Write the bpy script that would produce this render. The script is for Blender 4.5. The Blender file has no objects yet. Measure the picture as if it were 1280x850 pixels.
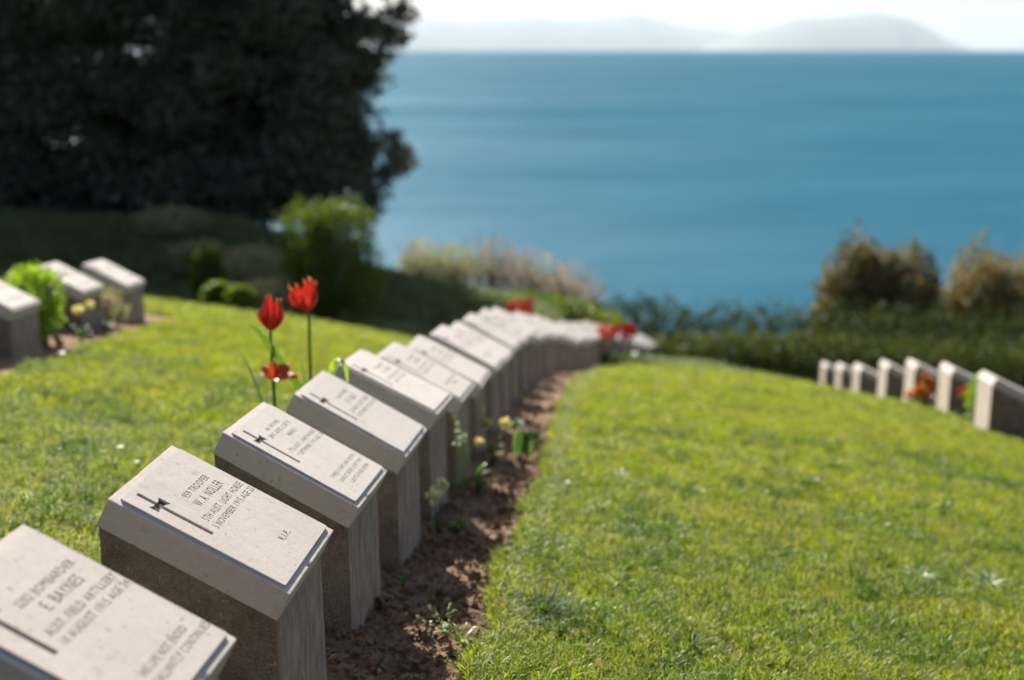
import bpy, bmesh, math, random
import numpy as np
from mathutils import Vector, Matrix, noise, Euler
random.seed(7); rng = np.random.default_rng(7)
S = bpy.context.scene; COL = S.collection; R = math.radians
EYE = 1.67
F = 1600.0; PITCH = math.atan(363/F)

def at(u, v, y):                       # a viewing direction turned into a point at the distance y
    a = (u-640)/F; b = (425-v)/F
    k = math.cos(PITCH)+b*math.sin(PITCH)
    return Vector((a/k*y, y, EYE+(b*math.cos(PITCH)-math.sin(PITCH))/k*y))

# ------------------------------------------------------------------ helpers
def link(o, parent=None):
    COL.objects.link(o)
    if parent is not None: o.parent = parent
    return o
def tag(o, label=None, cat=None, group=None, kind=None):
    if label: o['label'] = label
    if cat: o['category'] = cat
    if group: o['group'] = group
    if kind: o['kind'] = kind
    return o
def empty(name, loc, rz=0):
    o = bpy.data.objects.new(name, None); o.empty_display_size = .1
    o.location = loc; o.rotation_euler = (0, 0, rz); return link(o)
def mesh_np(name, verts, faces, mats, smooth=False):
    """verts (n,3); faces (m,k) numpy or list of lists"""
    me = bpy.data.meshes.new(name)
    verts = np.asarray(verts, dtype=np.float32)
    if isinstance(faces, np.ndarray):
        m, k = faces.shape
        me.vertices.add(len(verts)); me.vertices.foreach_set('co', verts.ravel())
        me.loops.add(m*k); me.loops.foreach_set('vertex_index', faces.astype(np.int32).ravel())
        me.polygons.add(m)
        me.polygons.foreach_set('loop_start', np.arange(0, m*k, k, dtype=np.int32))
        me.polygons.foreach_set('loop_total', np.full(m, k, dtype=np.int32))
    else:
        me.from_pydata([tuple(v) for v in verts], [], faces)
    for mt in (mats if isinstance(mats, (list, tuple)) else [mats]): me.materials.append(mt)
    me.update(); me.validate()
    if smooth: me.polygons.foreach_set('use_smooth', np.ones(len(me.polygons), dtype=bool))
    return me
def obj(name, me, parent=None, loc=None):
    o = bpy.data.objects.new(name, me)
    if loc is not None: o.location = loc
    return link(o, parent)

class MB:
    """collects tubes, sheets and leaf quads into one mesh"""
    def __init__(s): s.v = []; s.f = []
    def tube(s, pts, rad, n=6):
        pts = [Vector(p) for p in pts]
        if not isinstance(rad, (list, tuple)): rad = [rad]*len(pts)
        base = len(s.v); up = Vector((0.3, 0.2, 1)).normalized()
        for i, p in enumerate(pts):
            t = (pts[min(i+1, len(pts)-1)]-pts[max(i-1, 0)]).normalized()
            a = t.cross(up)
            if a.length < 1e-3: a = t.cross(Vector((1, 0, 0)))
            a.normalize(); b = t.cross(a)
            for k in range(n):
                w = 2*math.pi*k/n
                s.v.append(p+(a*math.cos(w)+b*math.sin(w))*rad[i])
        for i in range(len(pts)-1):
            for k in range(n):
                s.f.append([base+i*n+k, base+i*n+(k+1) % n, base+(i+1)*n+(k+1) % n, base+(i+1)*n+k])
        s.f.append([base+k for k in range(n)][::-1]); s.f.append([base+(len(pts)-1)*n+k for k in range(n)])
    def strap(s, pts, wid, side, fold=.25):
        """leaf blade along pts with widths wid, side = across direction"""
        base = len(s.v); side = Vector(side).normalized()
        for i, p in enumerate(pts):
            p = Vector(p); t = (Vector(pts[min(i+1, len(pts)-1)])-Vector(pts[max(i-1, 0)])).normalized()
            nrm = t.cross(side).normalized(); w = wid[i]
            s.v += [p-side*w+nrm*w*fold, p, p+side*w+nrm*w*fold]
        for i in range(len(pts)-1):
            for k in (0, 1):
                a = base+i*3+k; s.f.append([a, a+1, a+4, a+3])
    def grid(s, fn, nu, nv):
        base = len(s.v)
        for i in range(nu+1):
            for j in range(nv+1): s.v.append(Vector(fn(i/nu, j/nv)))
        for i in range(nu):
            for j in range(nv):
                a = base+i*(nv+1)+j; s.f.append([a, a+1, a+nv+2, a+nv+1])
    def build(s, name, mat, parent=None, smooth=True, loc=None):
        return obj(name, mesh_np(name, np.array([tuple(v) for v in s.v]), s.f, mat, smooth), parent, loc)

# ------------------------------------------------------------------ materials
def new_mat(name):
    m = bpy.data.materials.new(name); m.use_nodes = True
    nt = m.node_tree; nt.nodes.clear()
    out = nt.nodes.new('ShaderNodeOutputMaterial')
    return m, nt, out
def N(nt, t, **kw):
    n = nt.nodes.new(t)
    for k, v in kw.items():
        if k in n.inputs: n.inputs[k].default_value = v
        else: setattr(n, k, v)
    return n
def noise_n(nt, vec, scale, detail=4, rough=.6, dist=0):
    n = nt.nodes.new('ShaderNodeTexNoise'); n.inputs['Scale'].default_value = scale
    n.inputs['Detail'].default_value = detail; n.inputs['Roughness'].default_value = rough
    n.inputs['Distortion'].default_value = dist
    if vec is not None: nt.links.new(vec, n.inputs['Vector'])
    return n.outputs['Fac']
def ramp(nt, fac, stops):
    r = nt.nodes.new('ShaderNodeValToRGB'); e = r.color_ramp.elements
    while len(e) < len(stops): e.new(.5)
    for el, (p, c) in zip(e, stops):
        el.position = p; el.color = tuple(c)+(1,) if len(c) == 3 else c
    nt.links.new(fac, r.inputs['Fac']); return r.outputs['Color']
def mixc(nt, fac, a, b, mode='MIX'):
    m = nt.nodes.new('ShaderNodeMix'); m.data_type = 'RGBA'; m.blend_type = mode
    for sock, val in ((m.inputs[0], fac), (m.inputs[6], a), (m.inputs[7], b)):
        if hasattr(val, 'is_output') or isinstance(val, bpy.types.NodeSocket): nt.links.new(val, sock)
        else: sock.default_value = val if isinstance(val, float) else tuple(val)+((1,) if len(val) == 3 else ())
    return m.outputs[2]
def maprange(nt, v, a, b, c, d):
    m = N(nt, 'ShaderNodeMapRange'); nt.links.new(v, m.inputs[0])
    for i, x in enumerate((a, b, c, d)): m.inputs[i+1].default_value = x
    return m.outputs[0]
def bump(nt, h, strength, dist, prev=None):
    b = nt.nodes.new('ShaderNodeBump'); b.inputs['Strength'].default_value = strength
    b.inputs['Distance'].default_value = dist; nt.links.new(h, b.inputs['Height'])
    if prev is not None: nt.links.new(prev, b.inputs['Normal'])
    return b.outputs['Normal']
def principled(nt, out, col, rough=.8, normal=None, spec=.3):
    p = nt.nodes.new('ShaderNodeBsdfPrincipled')
    if isinstance(col, bpy.types.NodeSocket): nt.links.new(col, p.inputs['Base Color'])
    else: p.inputs['Base Color'].default_value = tuple(col)+(1,)
    if isinstance(rough, bpy.types.NodeSocket): nt.links.new(rough, p.inputs['Roughness'])
    else: p.inputs['Roughness'].default_value = rough
    p.inputs['Specular IOR Level'].default_value = spec
    if normal is not None: nt.links.new(normal, p.inputs['Normal'])
    if out is not None: nt.links.new(p.outputs[0], out.inputs[0])
    return p
def objcoord(nt):
    """object coordinates shifted per object so copies do not repeat"""
    tc = nt.nodes.new('ShaderNodeTexCoord'); oi = nt.nodes.new('ShaderNodeObjectInfo')
    mul = N(nt, 'ShaderNodeVectorMath', operation='SCALE'); mul.inputs[3].default_value = .37
    nt.links.new(oi.outputs['Location'], mul.inputs[0])
    add = N(nt, 'ShaderNodeVectorMath', operation='ADD')
    rn = N(nt, 'ShaderNodeMath', operation='MULTIPLY'); rn.inputs[1].default_value = 13.0
    nt.links.new(oi.outputs['Random'], rn.inputs[0])
    nt.links.new(tc.outputs['Object'], add.inputs[0]); nt.links.new(rn.outputs[0], add.inputs[1])
    return add.outputs[0]
def worldpos(nt):
    return nt.nodes.new('ShaderNodeNewGeometry').outputs['Position']

def stone_mat(name, light, dark, speck=.5):
    m, nt, out = new_mat(name); v = objcoord(nt)
    big = noise_n(nt, v, 5, 5, .65); fine = noise_n(nt, v, 260, 3, .7); mid = noise_n(nt, v, 42, 5, .7)
    c = ramp(nt, big, [(.3, dark), (.7, light)])
    c = mixc(nt, .5, c, ramp(nt, mid, [(.3, dark), (.65, light)]))
    c = mixc(nt, maprange(nt, fine, .3, .75, 0, speck), c, tuple(x*.62 for x in dark))
    pit = noise_n(nt, v, 70, 2, .5)
    spots = maprange(nt, pit, .66, .73, 0, .65)
    c = mixc(nt, spots, c, (.17, .145, .125))
    lich = maprange(nt, noise_n(nt, v, 16, 4, .7), .60, .70, 0, .45)
    c = mixc(nt, lich, c, (.27, .255, .225))
    oi = nt.nodes.new('ShaderNodeObjectInfo')
    c = mixc(nt, maprange(nt, oi.outputs['Random'], 0, 1, 0, .16), c, (.36, .31, .26))
    mp = nt.nodes.new('ShaderNodeMapping'); mp.inputs['Scale'].default_value = (1, .12, 1); nt.links.new(v, mp.inputs['Vector'])
    c = mixc(nt, maprange(nt, noise_n(nt, mp.outputs[0], 30, 5, .7), .52, .72, 0, .28), c, (.38, .34, .30))
    h = bump(nt, fine, .35, .0012); h = bump(nt, mid, .3, .003, h); h = bump(nt, spots, -.6, .0012, h)
    principled(nt, out, c, .82, h, .25); return m
M = {}
M['tablet'] = stone_mat('tablet_limestone', (.61, .54, .49), (.50, .435, .39), .45)
M['tablet_grey'] = stone_mat('tablet_limestone_grey', (.63, .57, .52), (.52, .465, .42), .4)
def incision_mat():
    m, nt, out = new_mat('letter_grime_cross_shade'); v = objcoord(nt)
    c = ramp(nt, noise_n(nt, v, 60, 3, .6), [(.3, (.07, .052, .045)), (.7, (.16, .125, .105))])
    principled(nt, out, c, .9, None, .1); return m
M['incision'] = incision_mat()  # dirt in the letters; on the cross floor it is painted shade
def aggregate_mat():
    m, nt, out = new_mat('exposed_aggregate_concrete'); v = objcoord(nt)
    vo = nt.nodes.new('ShaderNodeTexVoronoi'); vo.inputs['Scale'].default_value = 130; nt.links.new(v, vo.inputs['Vector'])
    c = ramp(nt, noise_n(nt, v, 14, 6, .7), [(.3, (.16, .115, .08)), (.7, (.33, .265, .20))])
    c2 = mixc(nt, maprange(nt, vo.outputs['Distance'], .1, .5, .35, 0), c, (.36, .31, .26))
    c2 = mixc(nt, maprange(nt, noise_n(nt, v, 170, 4, .8), .45, .7, 0, .75), c2, (.07, .052, .04))
    pale = maprange(nt, noise_n(nt, v, 60, 2, .5), .68, .74, 0, .7)
    c2 = mixc(nt, pale, c2, (.48, .44, .38))
    h = bump(nt, vo.outputs['Distance'], .8, .005); h = bump(nt, noise_n(nt, v, 200, 4, .8), .7, .004, h)
    principled(nt, out, c2, .95, h, .15); return m
def cast_mat():
    m, nt, out = new_mat('weathered_cast_concrete'); v = objcoord(nt)
    mp = nt.nodes.new('ShaderNodeMapping'); mp.inputs['Scale'].default_value = (1, 1, .3); nt.links.new(v, mp.inputs['Vector'])
    st = noise_n(nt, mp.outputs[0], 24, 8, .75)
    c = ramp(nt, st, [(.3, (.17, .115, .088)), (.5, (.32, .24, .195)), (.7, (.47, .375, .315))])
    c = mixc(nt, maprange(nt, noise_n(nt, v, 9, 5, .7), .5, .7, 0, .6), c, (.2, .175, .15))
    c = mixc(nt, maprange(nt, noise_n(nt, v, 150, 3, .7), .55, .75, 0, .6), c, (.1, .085, .075))
    h = bump(nt, st, .6, .004); h = bump(nt, noise_n(nt, v, 150, 4, .8), .5, .003, h)
    principled(nt, out, c, .92, h, .2); return m
M['aggregate'] = aggregate_mat(); M['cast'] = cast_mat(); M['cast_pale'] = stone_mat('pale_cast_concrete', (.60, .52, .43), (.46, .39, .32), .5)

def leaf_mat(name, a, b, trans=.4, rough=.45, scale=25, spec=.4, patch=None, tmul=1.5):
    """thin leaf: diffuse + gloss + light coming through; a/b the two ends of its real colours"""
    m, nt, out = new_mat(name); pos = worldpos(nt)
    oi = nt.nodes.new('ShaderNodeObjectInfo')
    n = noise_n(nt, pos, scale, 3, .7)
    ad = N(nt, 'ShaderNodeMath', operation='ADD'); nt.links.new(n, ad.inputs[0])
    mr = maprange(nt, oi.outputs['Random'], 0, 1, -.28, .28); nt.links.new(mr, ad.inputs[1])
    c = ramp(nt, ad.outputs[0], [(.25, a), (.75, b)])
    if patch:
        for (sc_, lo, hi, amt, pc) in patch:
            c = mixc(nt, maprange(nt, noise_n(nt, pos, sc_, 4, .6), lo, hi, 0, amt), c, pc)
    p = principled(nt, None, c, rough, None, spec)
    t = nt.nodes.new('ShaderNodeBsdfTranslucent')
    tc = mixc(nt, 1.0, c, (tmul*1.05, tmul, tmul*.5), 'MULTIPLY')
    nt.links.new(tc, t.inputs[0])
    mx = nt.nodes.new('ShaderNodeMixShader'); mx.inputs[0].default_value = trans
    nt.links.new(p.outputs[0], mx.inputs[1]); nt.links.new(t.outputs[0], mx.inputs[2])
    nt.links.new(mx.outputs[0], out.inputs[0]); return m
M['grass'] = leaf_mat('lawn_grass', (.085, .140, .008), (.25, .32, .020), .5, .5, 22, .28,
    patch=[(.9, .46, .64, .5, (.29, .30, .030)), (3.5, .55, .72, .45, (.29, .235, .08)), (1.7, .55, .68, .5, (.05, .115, .018))])
M['grassdark'] = leaf_mat('long_grass', (.05, .11, .010), (.17, .27, .025), .4, .42, 22, .4)
M['clover'] = leaf_mat('clover_leaf', (.05, .12, .015), (.13, .22, .03), .3, .5, 40, .3)
M['straw'] = leaf_mat('dry_grass', (.30, .25, .12), (.42, .36, .2), .35, .5, 30)
M['coarse'] = leaf_mat('coarse_grass', (.035, .08, .015), (.10, .18, .03), .35, .55, 30, .15)
M['bluegrass'] = leaf_mat('bluish_grass', (.24, .30, .18), (.40, .45, .32), .25, .38, 30, .5)
M['bright'] = leaf_mat('bright_leaf', (.12, .22, .02), (.22, .34, .04), .5, .4, 30)
M['tulipleaf'] = leaf_mat('tulip_leaf', (.06, .13, .035), (.11, .2, .05), .4, .35, 12)
M['pine'] = leaf_mat('pine_needles', (.10, .105, .08), (.12, .125, .10), .12, .5, 3, .2)
M['hedge'] = leaf_mat('hedge_leaf', (.03, .05, .012), (.115, .14, .025), .25, .6, 1.3, .15,
    patch=[(.5, .55, .7, .35, (.12, .085, .035))])
M['broom'] = leaf_mat('light_bush_leaf', (.075, .125, .02), (.18, .235, .03), .42, .45, 3, .3)
M['brown'] = leaf_mat('brown_shrub_leaf', (.11, .09, .045), (.34, .26, .13), .25, .6, 1.3, .2,
    patch=[(2.2, .52, .62, .6, (.08, .085, .03))])
M['blossom'] = leaf_mat('pale_blossom_twigs', (.20, .15, .13), (.40, .30, .28), .3, .7, 2, .2,
    patch=[(1.1, .52, .62, .6, (.22, .24, .09))])
M['palebush'] = leaf_mat('grey_green_leaf', (.20, .20, .12), (.38, .36, .24), .3, .6, 2, .2)
M['bankgrass'] = leaf_mat('bank_grass', (.10, .14, .07), (.17, .21, .10), .35, .5, .8)
M['white'] = leaf_mat('white_petal', (.75, .73, .55), (.85, .84, .75), .35, .5, 60, .3, tmul=1.0)
M['yellowpetal'] = leaf_mat('cream_yellow_petal', (.75, .70, .30), (.85, .82, .5), .35, .5, 60, .3, tmul=1.0)
M['orange'] = leaf_mat('orange_petal', (.50, .16, .02), (.62, .27, .05), .4, .5, 40, .3, tmul=1.0)
M['red'] = leaf_mat('red_petal_far', (.36, .015, .012), (.52, .035, .02), .4, .5, 40, .3, tmul=1.0)
M['purple'] = leaf_mat('purple_petal', (.30, .16, .38), (.45, .28, .5), .4, .5, 40, .3, tmul=1.0)
def tulip_mat(name, red, tip):
    m, nt, out = new_mat(name); tc = nt.nodes.new('ShaderNodeTexCoord')
    at_ = nt.nodes.new('ShaderNodeAttribute'); at_.attribute_name = 'h'
    n = noise_n(nt, tc.outputs['Object'], 90, 3, .6)
    ad = N(nt, 'ShaderNodeMath', operation='MULTIPLY_ADD'); nt.links.new(n, ad.inputs[0]); ad.inputs[1].default_value = .5
    nt.links.new(at_.outputs['Fac'], ad.inputs[2])
    c = ramp(nt, ad.outputs[0], [(.15, (.55, .12, .02)), (.3, red), (.99, red), (1.0, tip)])
    p = principled(nt, None, c, .4, None, .4); t = nt.nodes.new('ShaderNodeBsdfTranslucent'); nt.links.new(c, t.inputs[0])
    mx = nt.nodes.new('ShaderNodeMixShader'); mx.inputs[0].default_value = .3
    nt.links.new(p.outputs[0], mx.inputs[1]); nt.links.new(t.outputs[0], mx.inputs[2]); nt.links.new(mx.outputs[0], out.inputs[0]); return m
M['tulip'] = tulip_mat('tulip_petal', (.46, .022, .012), (.72, .36, .12))
def bark_mat(name, a, b):
    m, nt, out = new_mat(name); v = objcoord(nt)
    n = noise_n(nt, v, 12, 6, .7); c = ramp(nt, n, [(.3, a), (.7, b)])
    principled(nt, out, c, .95, bump(nt, n, .8, .03), .1); return m
M['bark'] = bark_mat('pine_bark', (.10, .075, .06), (.26, .21, .18))
M['twig'] = bark_mat('grey_twig', (.16, .13, .11), (.32, .27, .23))
def soil_mat():
    m, nt, out = new_mat('bed_soil'); v = worldpos(nt)
    a = noise_n(nt, v, 6, 6, .7); b = noise_n(nt, v, 45, 6, .75); f = noise_n(nt, v, 220, 4, .8)
    c = ramp(nt, a, [(.3, (.21, .125, .08)), (.7, (.38, .25, .16))])
    c = mixc(nt, .5, c, ramp(nt, b, [(.3, (.12, .075, .05)), (.62, (.38, .255, .17)), (.8, (.54, .41, .30))]))
    h = bump(nt, b, .9, .02); h = bump(nt, f, .8, .005, h)
    principled(nt, out, c, .95, h, .1); return m
M['soil'] = soil_mat()
def turf_mat():
    m, nt, out = new_mat('turf_thatch'); v = worldpos(nt)
    c = ramp(nt, noise_n(nt, v, 2.2, 5, .7), [(.3, (.06, .08, .016)), (.6, (.11, .125, .028)), (.8, (.17, .14, .055))])
    c = mixc(nt, maprange(nt, noise_n(nt, v, 60, 5, .8), .4, .65, 0, .7), c, (.035, .04, .012))
    h = bump(nt, noise_n(nt, v, 70, 5, .8), 1, .03)
    principled(nt, out, c, .95, h, .1); return m
M['turf'] = turf_mat()
def sea_mat():
    m, nt, out = new_mat('sea_water'); v = worldpos(nt)
    mp = nt.nodes.new('ShaderNodeMapping'); mp.inputs['Scale'].default_value = (.35, 1.0, 1); nt.links.new(v, mp.inputs['Vector'])
    big = noise_n(nt, mp.outputs[0], .004, 6, .6); med = noise_n(nt, mp.outputs[0], .05, 6, .7); sm = noise_n(nt, mp.outputs[0], .6, 5, .7)
    c = ramp(nt, big, [(.32, (.012, .083, .132)), (.5, (.014, .088, .140)), (.7, (.018, .097, .151))])
    c = mixc(nt, .35, c, ramp(nt, med, [(.35, (.008, .058, .10)), (.65, (.026, .118, .175))]))
    h = bump(nt, med, .5, 1.2); h = bump(nt, sm, .7, .25, h)
    d = nt.nodes.new('ShaderNodeBsdfDiffuse'); nt.links.new(c, d.inputs[0]); nt.links.new(h, d.inputs['Normal'])
    g = nt.nodes.new('ShaderNodeBsdfGlossy'); g.inputs['Roughness'].default_value = .38; nt.links.new(h, g.inputs['Normal']); g.inputs[0].default_value = (.75, .9, 1, 1)
    mx = nt.nodes.new('ShaderNodeMixShader'); nt.links.new(maprange(nt, noise_n(nt, mp.outputs[0], .012, 5, .65), .35, .7, .03, .065), mx.inputs[0])
    nt.links.new(d.outputs[0], mx.inputs[1]); nt.links.new(g.outputs[0], mx.inputs[2]); nt.links.new(mx.outputs[0], out.inputs[0]); return m
M['sea'] = sea_mat()
def rock_mat():
    m, nt, out = new_mat('island_rock'); v = worldpos(nt)
    c = ramp(nt, noise_n(nt, v, .0012, 6, .7), [(.3, (.10, .12, .10)), (.7, (.2, .2, .17))])
    principled(nt, out, c, .95, None, .1); return m
M['rock'] = rock_mat()

# ------------------------------------------------------------------ terrain
def softplus(t, s): return s*np.log1p(np.exp(np.clip(t/s, -40, 40)))
def smooth(t): t = np.clip(t, 0, 1); return t*t*(3-2*t)
def T(x, y):
    x = np.asarray(x, float); y = np.asarray(y, float)
    xc = np.clip(x, -40, 60)
    k = 13+np.clip(x-2.2, 0, 2)*.5
    z = EYE-1.317-.13*y-.11*softplus(y-k, 1.5)-.13*xc-.03*softplus(y-8, 1.0)*np.exp(-((x-.1)/1.5)**2)*(1-smooth((y-16)/6))-.032*softplus(y-10, 1.0)*smooth((x-3.0)/1.5)*(1-.6*smooth((y-17)/6))
    h = np.interp(x, [-30, -9, -5.5, -3.2, -1.4, 1, 3.6], [1.0, 1.5, 1.9, 1.3, 1.12, .95, 0])
    z = z+h*smooth((y-20.5-1.7*np.clip(x, 0, 3))/5.0)*(1-smooth((y-31)/8))
    z = z-.42*softplus(y-35, 2.0)
    return np.maximum(z, EYE-28)
def Tz(x, y): return float(T(x, y))
# bed of the long row: right edge (towards the lawn) and left edge (behind the stones)
EY = [0, 1.5, 3.31, 3.74, 4.63, 6.25, 8.55, 11.85, 14.11, 17, 20, 24]
EX = [-.18, -.15, -.09, -.07, .0, .18, .33, .63, .95, 1.45, 2.05, 3.1]
RY = [0, 1.888, 2.701, 3.606, 4.398, 5.168, 5.864, 7.5, 9.5, 12, 14, 16, 18.5, 21, 24, 27]
RX = [-.73, -.573, -.5, -.452, -.376, -.311, -.233, -.10, .04, .28, .50, .80, 1.22, 1.75, 2.45, 3.2]
def jit(y, k): return .022*np.sin(y*5.1+k)+.018*np.sin(y*11.7+2*k)+.012*np.sin(y*23.3+k*3)
def bed_hi(y): return np.interp(y, EY, EX)+jit(np.asarray(y), 1.0)
def bed_lo(y): return np.interp(y, RY, RX)-.47+jit(np.asarray(y), 4.0)*.7
# upper row (left) bed and lower row (right) bed
LY = [4, 8.0, 9.6, 11.3, 14]; LX = [-3.05, -3.36, -3.42, -3.52, -3.7]
def lrow(y): return np.interp(y, LY, LX)
def rrow(y): return np.interp(y, [6, 11, 13.5, 18, 26], [3.9, 4.45, 4.6, 5.15, 6.3])
def in_bed(x, y):
    a = (x > bed_lo(y)) & (x < bed_hi(y)) & (y < 24)
    l = (x > lrow(y)-.45+jit(y, 2)) & (x < lrow(y)+.32+jit(y, 3)) & (y < 12.6)
    r = (x > rrow(y)-.02+jit(y, 5)) & (x < rrow(y)+.85) & (y > 6)
    return a | l | r

# ground: one warped grid
def axis(vals): return np.unique(np.round(np.concatenate(vals), 4))
gx = axis([np.arange(-1.6, 2.0, .04), np.arange(-5, 6, .12), np.arange(-16, 20, .6), np.arange(-160, 200, 8.0)])
gy = axis([np.arange(-3, 9, .06), np.arange(9, 20, .14), np.arange(20, 46, .4), np.arange(46, 120, 3.0), np.arange(-40, -3, 3.0)])
X, Y = np.meshgrid(gx, gy); Z = T(X, Y)
dep = np.where(in_bed(X, Y), .07, 0.0)
Z = Z-dep+.008*np.sin(X*3.1+Y*1.3)*np.sin(Y*2.3)*(Y < 20)
V = np.stack([X.ravel(), Y.ravel(), Z.ravel()], 1)
ny, nx = X.shape; idx = np.arange(nx*ny).reshape(ny, nx)
Fq = np.stack([idx[:-1, :-1].ravel(), idx[:-1, 1:].ravel(), idx[1:, 1:].ravel(), idx[1:, :-1].ravel()], 1)
tag(obj('ground', mesh_np('ground', V, Fq, M['turf'], True)), kind='structure')

# soil beds, finely lumpy
def fbm(x, y, s, o=5):
    return noise.fractal(Vector((x*s, y*s, 3.1)), .9, 2.1, o)
def soil(name, lo, hi, y0, y1, du, dy, lump=.02):
    ys = np.arange(y0, y1, dy); nu = int(max(8, (float(np.mean(hi(ys)-lo(ys)))+.12)/du)); vs = []
    for y in ys:
        a = float(lo(y))-.05; b = float(hi(y))+.05
        for i in range(nu+1):
            t = i/nu; x = a+(b-a)*t
            edge = min(1, min(t, 1-t)*(b-a)/.09)
            z = Tz(x, y)-.055*(1-edge)-.022+fbm(x, y, 5)*lump*edge+abs(fbm(x+9, y, 17, 4))*lump*.9*edge-.006
            vs.append((x, y, z))
    vs = np.array(vs); ny = len(ys); idx = np.arange(ny*(nu+1)).reshape(ny, nu+1)
    Fq = np.stack([idx[:-1, :-1].ravel(), idx[:-1, 1:].ravel(), idx[1:, 1:].ravel(), idx[1:, :-1].ravel()], 1)
    return tag(obj(name, mesh_np(name, vs, Fq, M['soil'], True)), kind='structure')
soil('soil', bed_lo, bed_hi, 1.0, 7.5, .011, .012, .024)
soil('soil', bed_lo, bed_hi, 7.48, 23.5, .03, .05, .024)
soil('soil', lambda y: lrow(y)-.45, lambda y: lrow(y)+.32+jit(np.asarray(y), 3), 6.5, 12.6, .03, .04, .02)
soil('soil', lambda y: rrow(y)-.02, lambda y: rrow(y)+.85, 8, 27, .08, .08, .02)

# sea and islands
me = mesh_np('sea', [(-30000, 30, EYE-22), (30000, 30, EYE-22), (30000, 24000, EYE-22), (-30000, 24000, EYE-22)], [[0, 1, 2, 3]], M['sea'])
tag(obj('sea', me), kind='structure')
def island(u0, u1, prof, D, depth):
    xs = np.linspace(u0, u1, 160); vs = []; nd = 14
    for u in xs:
        x = (u-640)/F*D
        h = (62-np.interp(u, [p[0] for p in prof], [p[1] for p in prof]))/F*D+300
        h = h+noise.fractal(Vector((u*.05, 1.7, D*.001)), .9, 2, 5)*D*.0006
        for j in range(nd+1):
            t = j/nd; w = math.sin(math.pi*t)**.8 if 0 < t < 1 else 0
            rid = 1+.06*noise.fractal(Vector((u*.04, t*5, 2)), 1, 2, 4)*(1-abs(2*t-1))*(abs(t-.5) > .05)
            ed = min(1, (u-u0)/12, (u1-u)/12) if u1 > u0 else 1
            vs.append((x, D+depth*(t-.5), EYE-300+max(0, h)*w*rid*max(ed, 0)))
    n = nd+1; idx = np.arange(len(xs)*n).reshape(len(xs), n)
    Fq = np.stack([idx[:-1, :-1].ravel(), idx[:-1, 1:].ravel(), idx[1:, 1:].ravel(), idx[1:, :-1].ravel()], 1)
    return tag(obj('distant_hills', mesh_np('distant_hills', np.array(vs), Fq, M['rock'], True)), kind='structure')
island(-250, 960, [(-250, 50), (0, 30), (300, 24), (515, 24), (600, 27), (660, 22), (720, 26), (790, 20), (830, 31), (900, 40), (960, 58)], 60000, 12000)
island(870, 1180, [(870, 60), (930, 42), (985, 26), (1040, 22), (1085, 18), (1120, 27), (1150, 46), (1180, 60)], 52000, 9000)

# ------------------------------------------------------------------ grave markers
W, D, TH, HP = .38, .468, .082, .006
def text_loops(body, size, cx, base, width):
    """outline loops of one line of lettering, fitted to width, centred on cx, standing on base"""
    cu = bpy.data.curves.new('txt', 'FONT'); cu.body = body; cu.size = 1; cu.fill_mode = 'NONE'
    cu.resolution_u = 2; cu.space_character = 1.12; cu.offset = .008
    o = bpy.data.objects.new('txt', cu); COL.objects.link(o)
    dg = bpy.context.evaluated_depsgraph_get(); me = o.evaluated_get(dg).to_mesh()
    vs = [v.co.copy() for v in me.vertices]; nb = {i: [] for i in range(len(vs))}
    for e in me.edges:
        a, b = e.vertices; nb[a].append(b); nb[b].append(a)
    seen = set(); loops = []
    for i in range(len(vs)):
        if i in seen or len(nb[i]) != 2: continue
        lp = [i]; seen.add(i); cur = nb[i][0]; prev = i
        while cur != i and cur not in seen:
            lp.append(cur); seen.add(cur)
            nx_ = [k for k in nb[cur] if k != prev]
            if not nx_: break
            prev, cur = cur, nx_[0]
        pts = [(vs[k].x, vs[k].y) for k in lp]
        cl = []
        for p in pts:
            if not cl or math.hypot(p[0]-cl[-1][0], p[1]-cl[-1][1]) > 1e-4: cl.append(p)
        if len(cl) > 2: loops.append(cl)
    o.evaluated_get(dg).to_mesh_clear(); bpy.data.objects.remove(o); bpy.data.curves.remove(cu)
    if not loops: return []
    x0 = min(p[0] for l in loops for p in l); x1 = max(p[0] for l in loops for p in l)
    cap = .70; sy = size/cap; sx = width/(x1-x0)
    return [[(cx-width/2+(p[0]-x0)*sx, -base+p[1]*sy) for p in l] for l in loops]
CROSS = [(.0635, -.041), (.0635, -.090), (.056, -.090), (.042, -.084), (.042, -.113), (.056, -.107), (.0635, -.107), (.0635, -.239),
         (.0775, -.239), (.0775, -.107), (.084, -.108), (.102, -.116), (.102, -.083), (.084, -.090), (.0775, -.090), (.0775, -.041)]
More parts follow.
